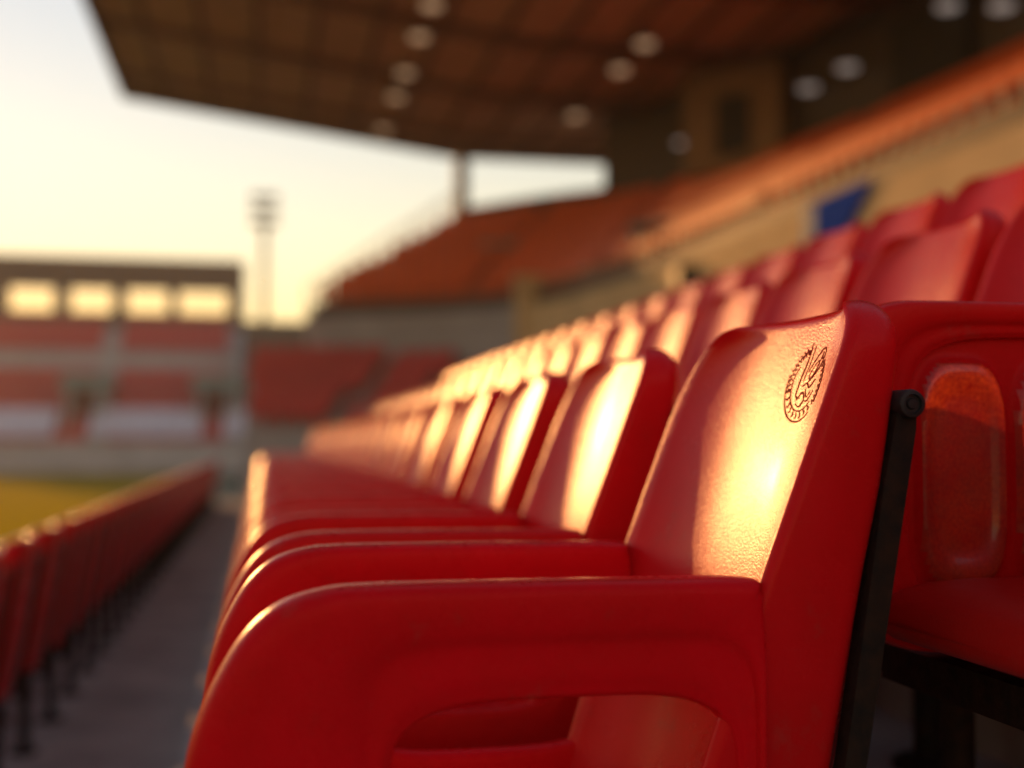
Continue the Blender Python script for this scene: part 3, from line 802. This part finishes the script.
def far_seats(x0, x1, ya, yb_, za, zb_, n, rows):
    mb = MB()
    for i in range(n):
        if i not in rows: continue
        z = za + (zb_ - za) * i / (n - 1); a_ = ya + (yb_ - ya) * i / n + 0.1
        x = x0 + 0.3
        while x < x1 - 0.2:
            mb.prism([(a_ + 0.0, z + 0.40), (a_ + 0.36, z + 0.38), (a_ + 0.46, z + 0.84), (a_ + 0.52, z + 0.82), (a_ + 0.42, z + 0.0), (a_ + 0.30, z + 0.0)], x - 0.22, x + 0.22, 'x'); x += 0.52
    return mb
blocks = ((-25.2, -14.6), (-13.2, -3.0))
names = ('block ending below the mast', 'block at the frame edge')
for k, (x0, x1) in enumerate(blocks):
    o = part('far_seating', far_seats(x0, x1, 106.4, 115.0, -0.35, 6.0, 10, range(0, 10)), M['seat_pink'], None, (0, 0, 0))
    tag(o, 'lower red seating of the far stand, %s' % names[1 - k], 'seating', kind='stuff')
    o = part('far_seating', far_seats(x0, x1, 115.4, 120.0, 8.4, 10.9, 5, range(0, 5)), M['seat_pink'], None, (0, 0, 0))
    tag(o, 'upper red seating of the far stand, %s' % names[1 - k], 'seating', kind='stuff')
for k, (x0, x1, lab) in enumerate(((-25.0, -17.4, 'long white cover over far seats towards the frame edge'), (-14.6, -5.2, 'long white cover over far seats between the two stair mouths'),
                                   (-3.4, -0.2, 'short pinkish white cover at the end of the far stand'))):
    m = MB(); rows = []
    for i in range(5):
        v = i / 4
        rows.append([(x0 + (x1 - x0) * j / 40, 106.25 + 3.0 * v + 0.05 * math.sin(j * 1.3), 0.55 + 2.4 * v + 0.06 * math.sin(j * 2.1 + i)) for j in range(41)])
    m.grid(rows); m.grid([[(x, y + 0.06, z - 0.1) for x, y, z in L] for L in rows])
    tag(part('seat_cover', m, M['white'], None, (0, 0, 0)), lab, 'cover', 'white covers over the far seats')
for k, (x, lab) in enumerate(((-15.2, 'stair mouth with pale canopy between the two long white covers'), (-4.2, 'stair mouth with pale canopy near the end of the far stand'))):
    e = empty('stair_mouth', (x, 108, H), lab, 'entrance', 'stair mouths in the far stand')
    MB().box(-1.5, -1.2, 0, 4.5, 0.4, 4.6).build('side_wall', M['greywall'], e)
    MB().box(1.2, 1.5, 0, 4.5, 0.4, 4.6).build('side_wall', M['greywall'], e)
    MB().box(-1.18, 1.18, 1.5, 4.4, 0.4, 3.2).build('opening', M['dark'], e)
    MB().box(-1.9, 2.2, -0.2, 4.6, 4.62, 5.9).build('canopy', M['teal'], e)
# press box
pb = empty('press_box', (-22, 123, H + 10.9), 'brown flat-roofed press box with a strip of glowing windows', 'building')
wins = [(-24.9, -19.7), (-19.1, -14.3), (-13.7, -9.1), (-8.6, -3.4)]
za, zb_ = 12.3, 14.85
S = (22, -123, -10.9)
for yy in (120.0, 125.6):
    dz = 0.0 if yy < 122 else 0.75                            # the rear windows sit a little higher
    m = MB(); m.box(XL, XR, yy, yy + 0.35, 10.7, za + dz); m.box(XL, XR, yy, yy + 0.35, zb_ + dz, 16.4)
    xs = [XL] + [v for p in wins for v in p] + [XR]
    for i in range(0, len(xs), 2): m.box(xs[i], xs[i + 1], yy + 0.003, yy + 0.347, za + dz, zb_ + dz)
    m.build('wall', M['boxwall'], pb, S)
    for a_, b_ in wins:
        f = MB()
        for q in ((a_, a_ + 0.1, za, zb_), (b_ - 0.1, b_, za, zb_), (a_ + 0.1, b_ - 0.1, za, za + 0.1), (a_ + 0.1, b_ - 0.1, zb_ - 0.1, zb_)):
            f.box(q[0] + 0.003, q[1] - 0.003, yy - 0.05, yy + 0.2, q[2] + dz + 0.003, q[3] + dz - 0.003)
        fo = f.build('window', M['beam'], pb, S)
        MB().box(a_ + 0.1, b_ - 0.1, yy + 0.08, yy + 0.10, za + dz + 0.1, zb_ + dz - 0.1).build('pane', M['glass'], fo, S)
MB().box(XL, XR, 120.35, 125.6, 11.0, 11.2).build('floor_slab', M['boxwall'], pb, S)
MB().prism([(119.0, 16.4), (126.5, 16.4), (126.5, 18.3), (119.0, 17.8)], XL, XR + 0.5, 'x').build('roof', M['boxwall'], pb, S)
MB().prism([(119.6, 10.7), (125.95, 10.7), (125.95, 16.4), (119.3, 16.4), (119.3, 14.5)], XR + 0.002, XR + 0.45, 'x').build('side_wall', M['boxwall'], pb, S)
MB().box(-17.0, -16.4, 121.5, 122.0, 11.2, 12.6).build('desk', M['dark'], pb, S)
o = MB().box(XR + 0.52, 14.0, 112.0, 112.5, -H, 11.2).build('link_wall', M['boxwall'], None, (0, 0, H)); tag(o, 'brown wall closing the gap between the far stand and the corner', 'wall')
# floodlight mast
fm = empty('floodlight_mast', (0.0, 132, 0), 'tall pale floodlight mast with square lamp head beyond the far stand', 'mast')
q = []
for r_, z in ((0.55, 0), (0.42, 14), (0.32, 27)): q.append([(r_ * math.cos(2 * math.pi * j / 12), r_ * math.sin(2 * math.pi * j / 12), z) for j in range(12)])
MB().quadloft(q).build('mast', M['mast'], fm)
m = MB(); m.box(-1.5, 1.5, -0.45, -0.15, 26.2, 26.5); m.box(-1.5, 1.5, -0.45, -0.15, 27.6, 27.9); m.box(-1.5, 1.5, -0.45, -0.15, 29.0, 29.3)
hd = m.build('lamp_frame', M['mast'], fm)
for i in range(3):
    for j in range(4):
        MB().box(-1.4 + j * 0.73, -0.85 + j * 0.73, -0.8, -0.455, 26.1 + i * 1.4, 26.9 + i * 1.4).build('floodlight', M['iron'], hd)

# ------------------------------------------------------------------ the air
hm = bpy.data.materials.new('air'); hm.use_nodes = True
n = hm.node_tree.nodes; l = hm.node_tree.links; n.remove(n['Principled BSDF'])
v = n.new('ShaderNodeVolumePrincipled'); v.inputs['Color'].default_value = (0.95, 0.93, 0.90, 1)
v.inputs['Density'].default_value = 0.0008; v.inputs['Anisotropy'].default_value = 0.45
l.new(v.outputs[0], n['Material Output'].inputs['Volume'])
hz = MB().box(-160, 60, -25, 150, -H - 2.0, 30).build('haze', hm, None, (0, 0, H)); tag(hz, kind='stuff')
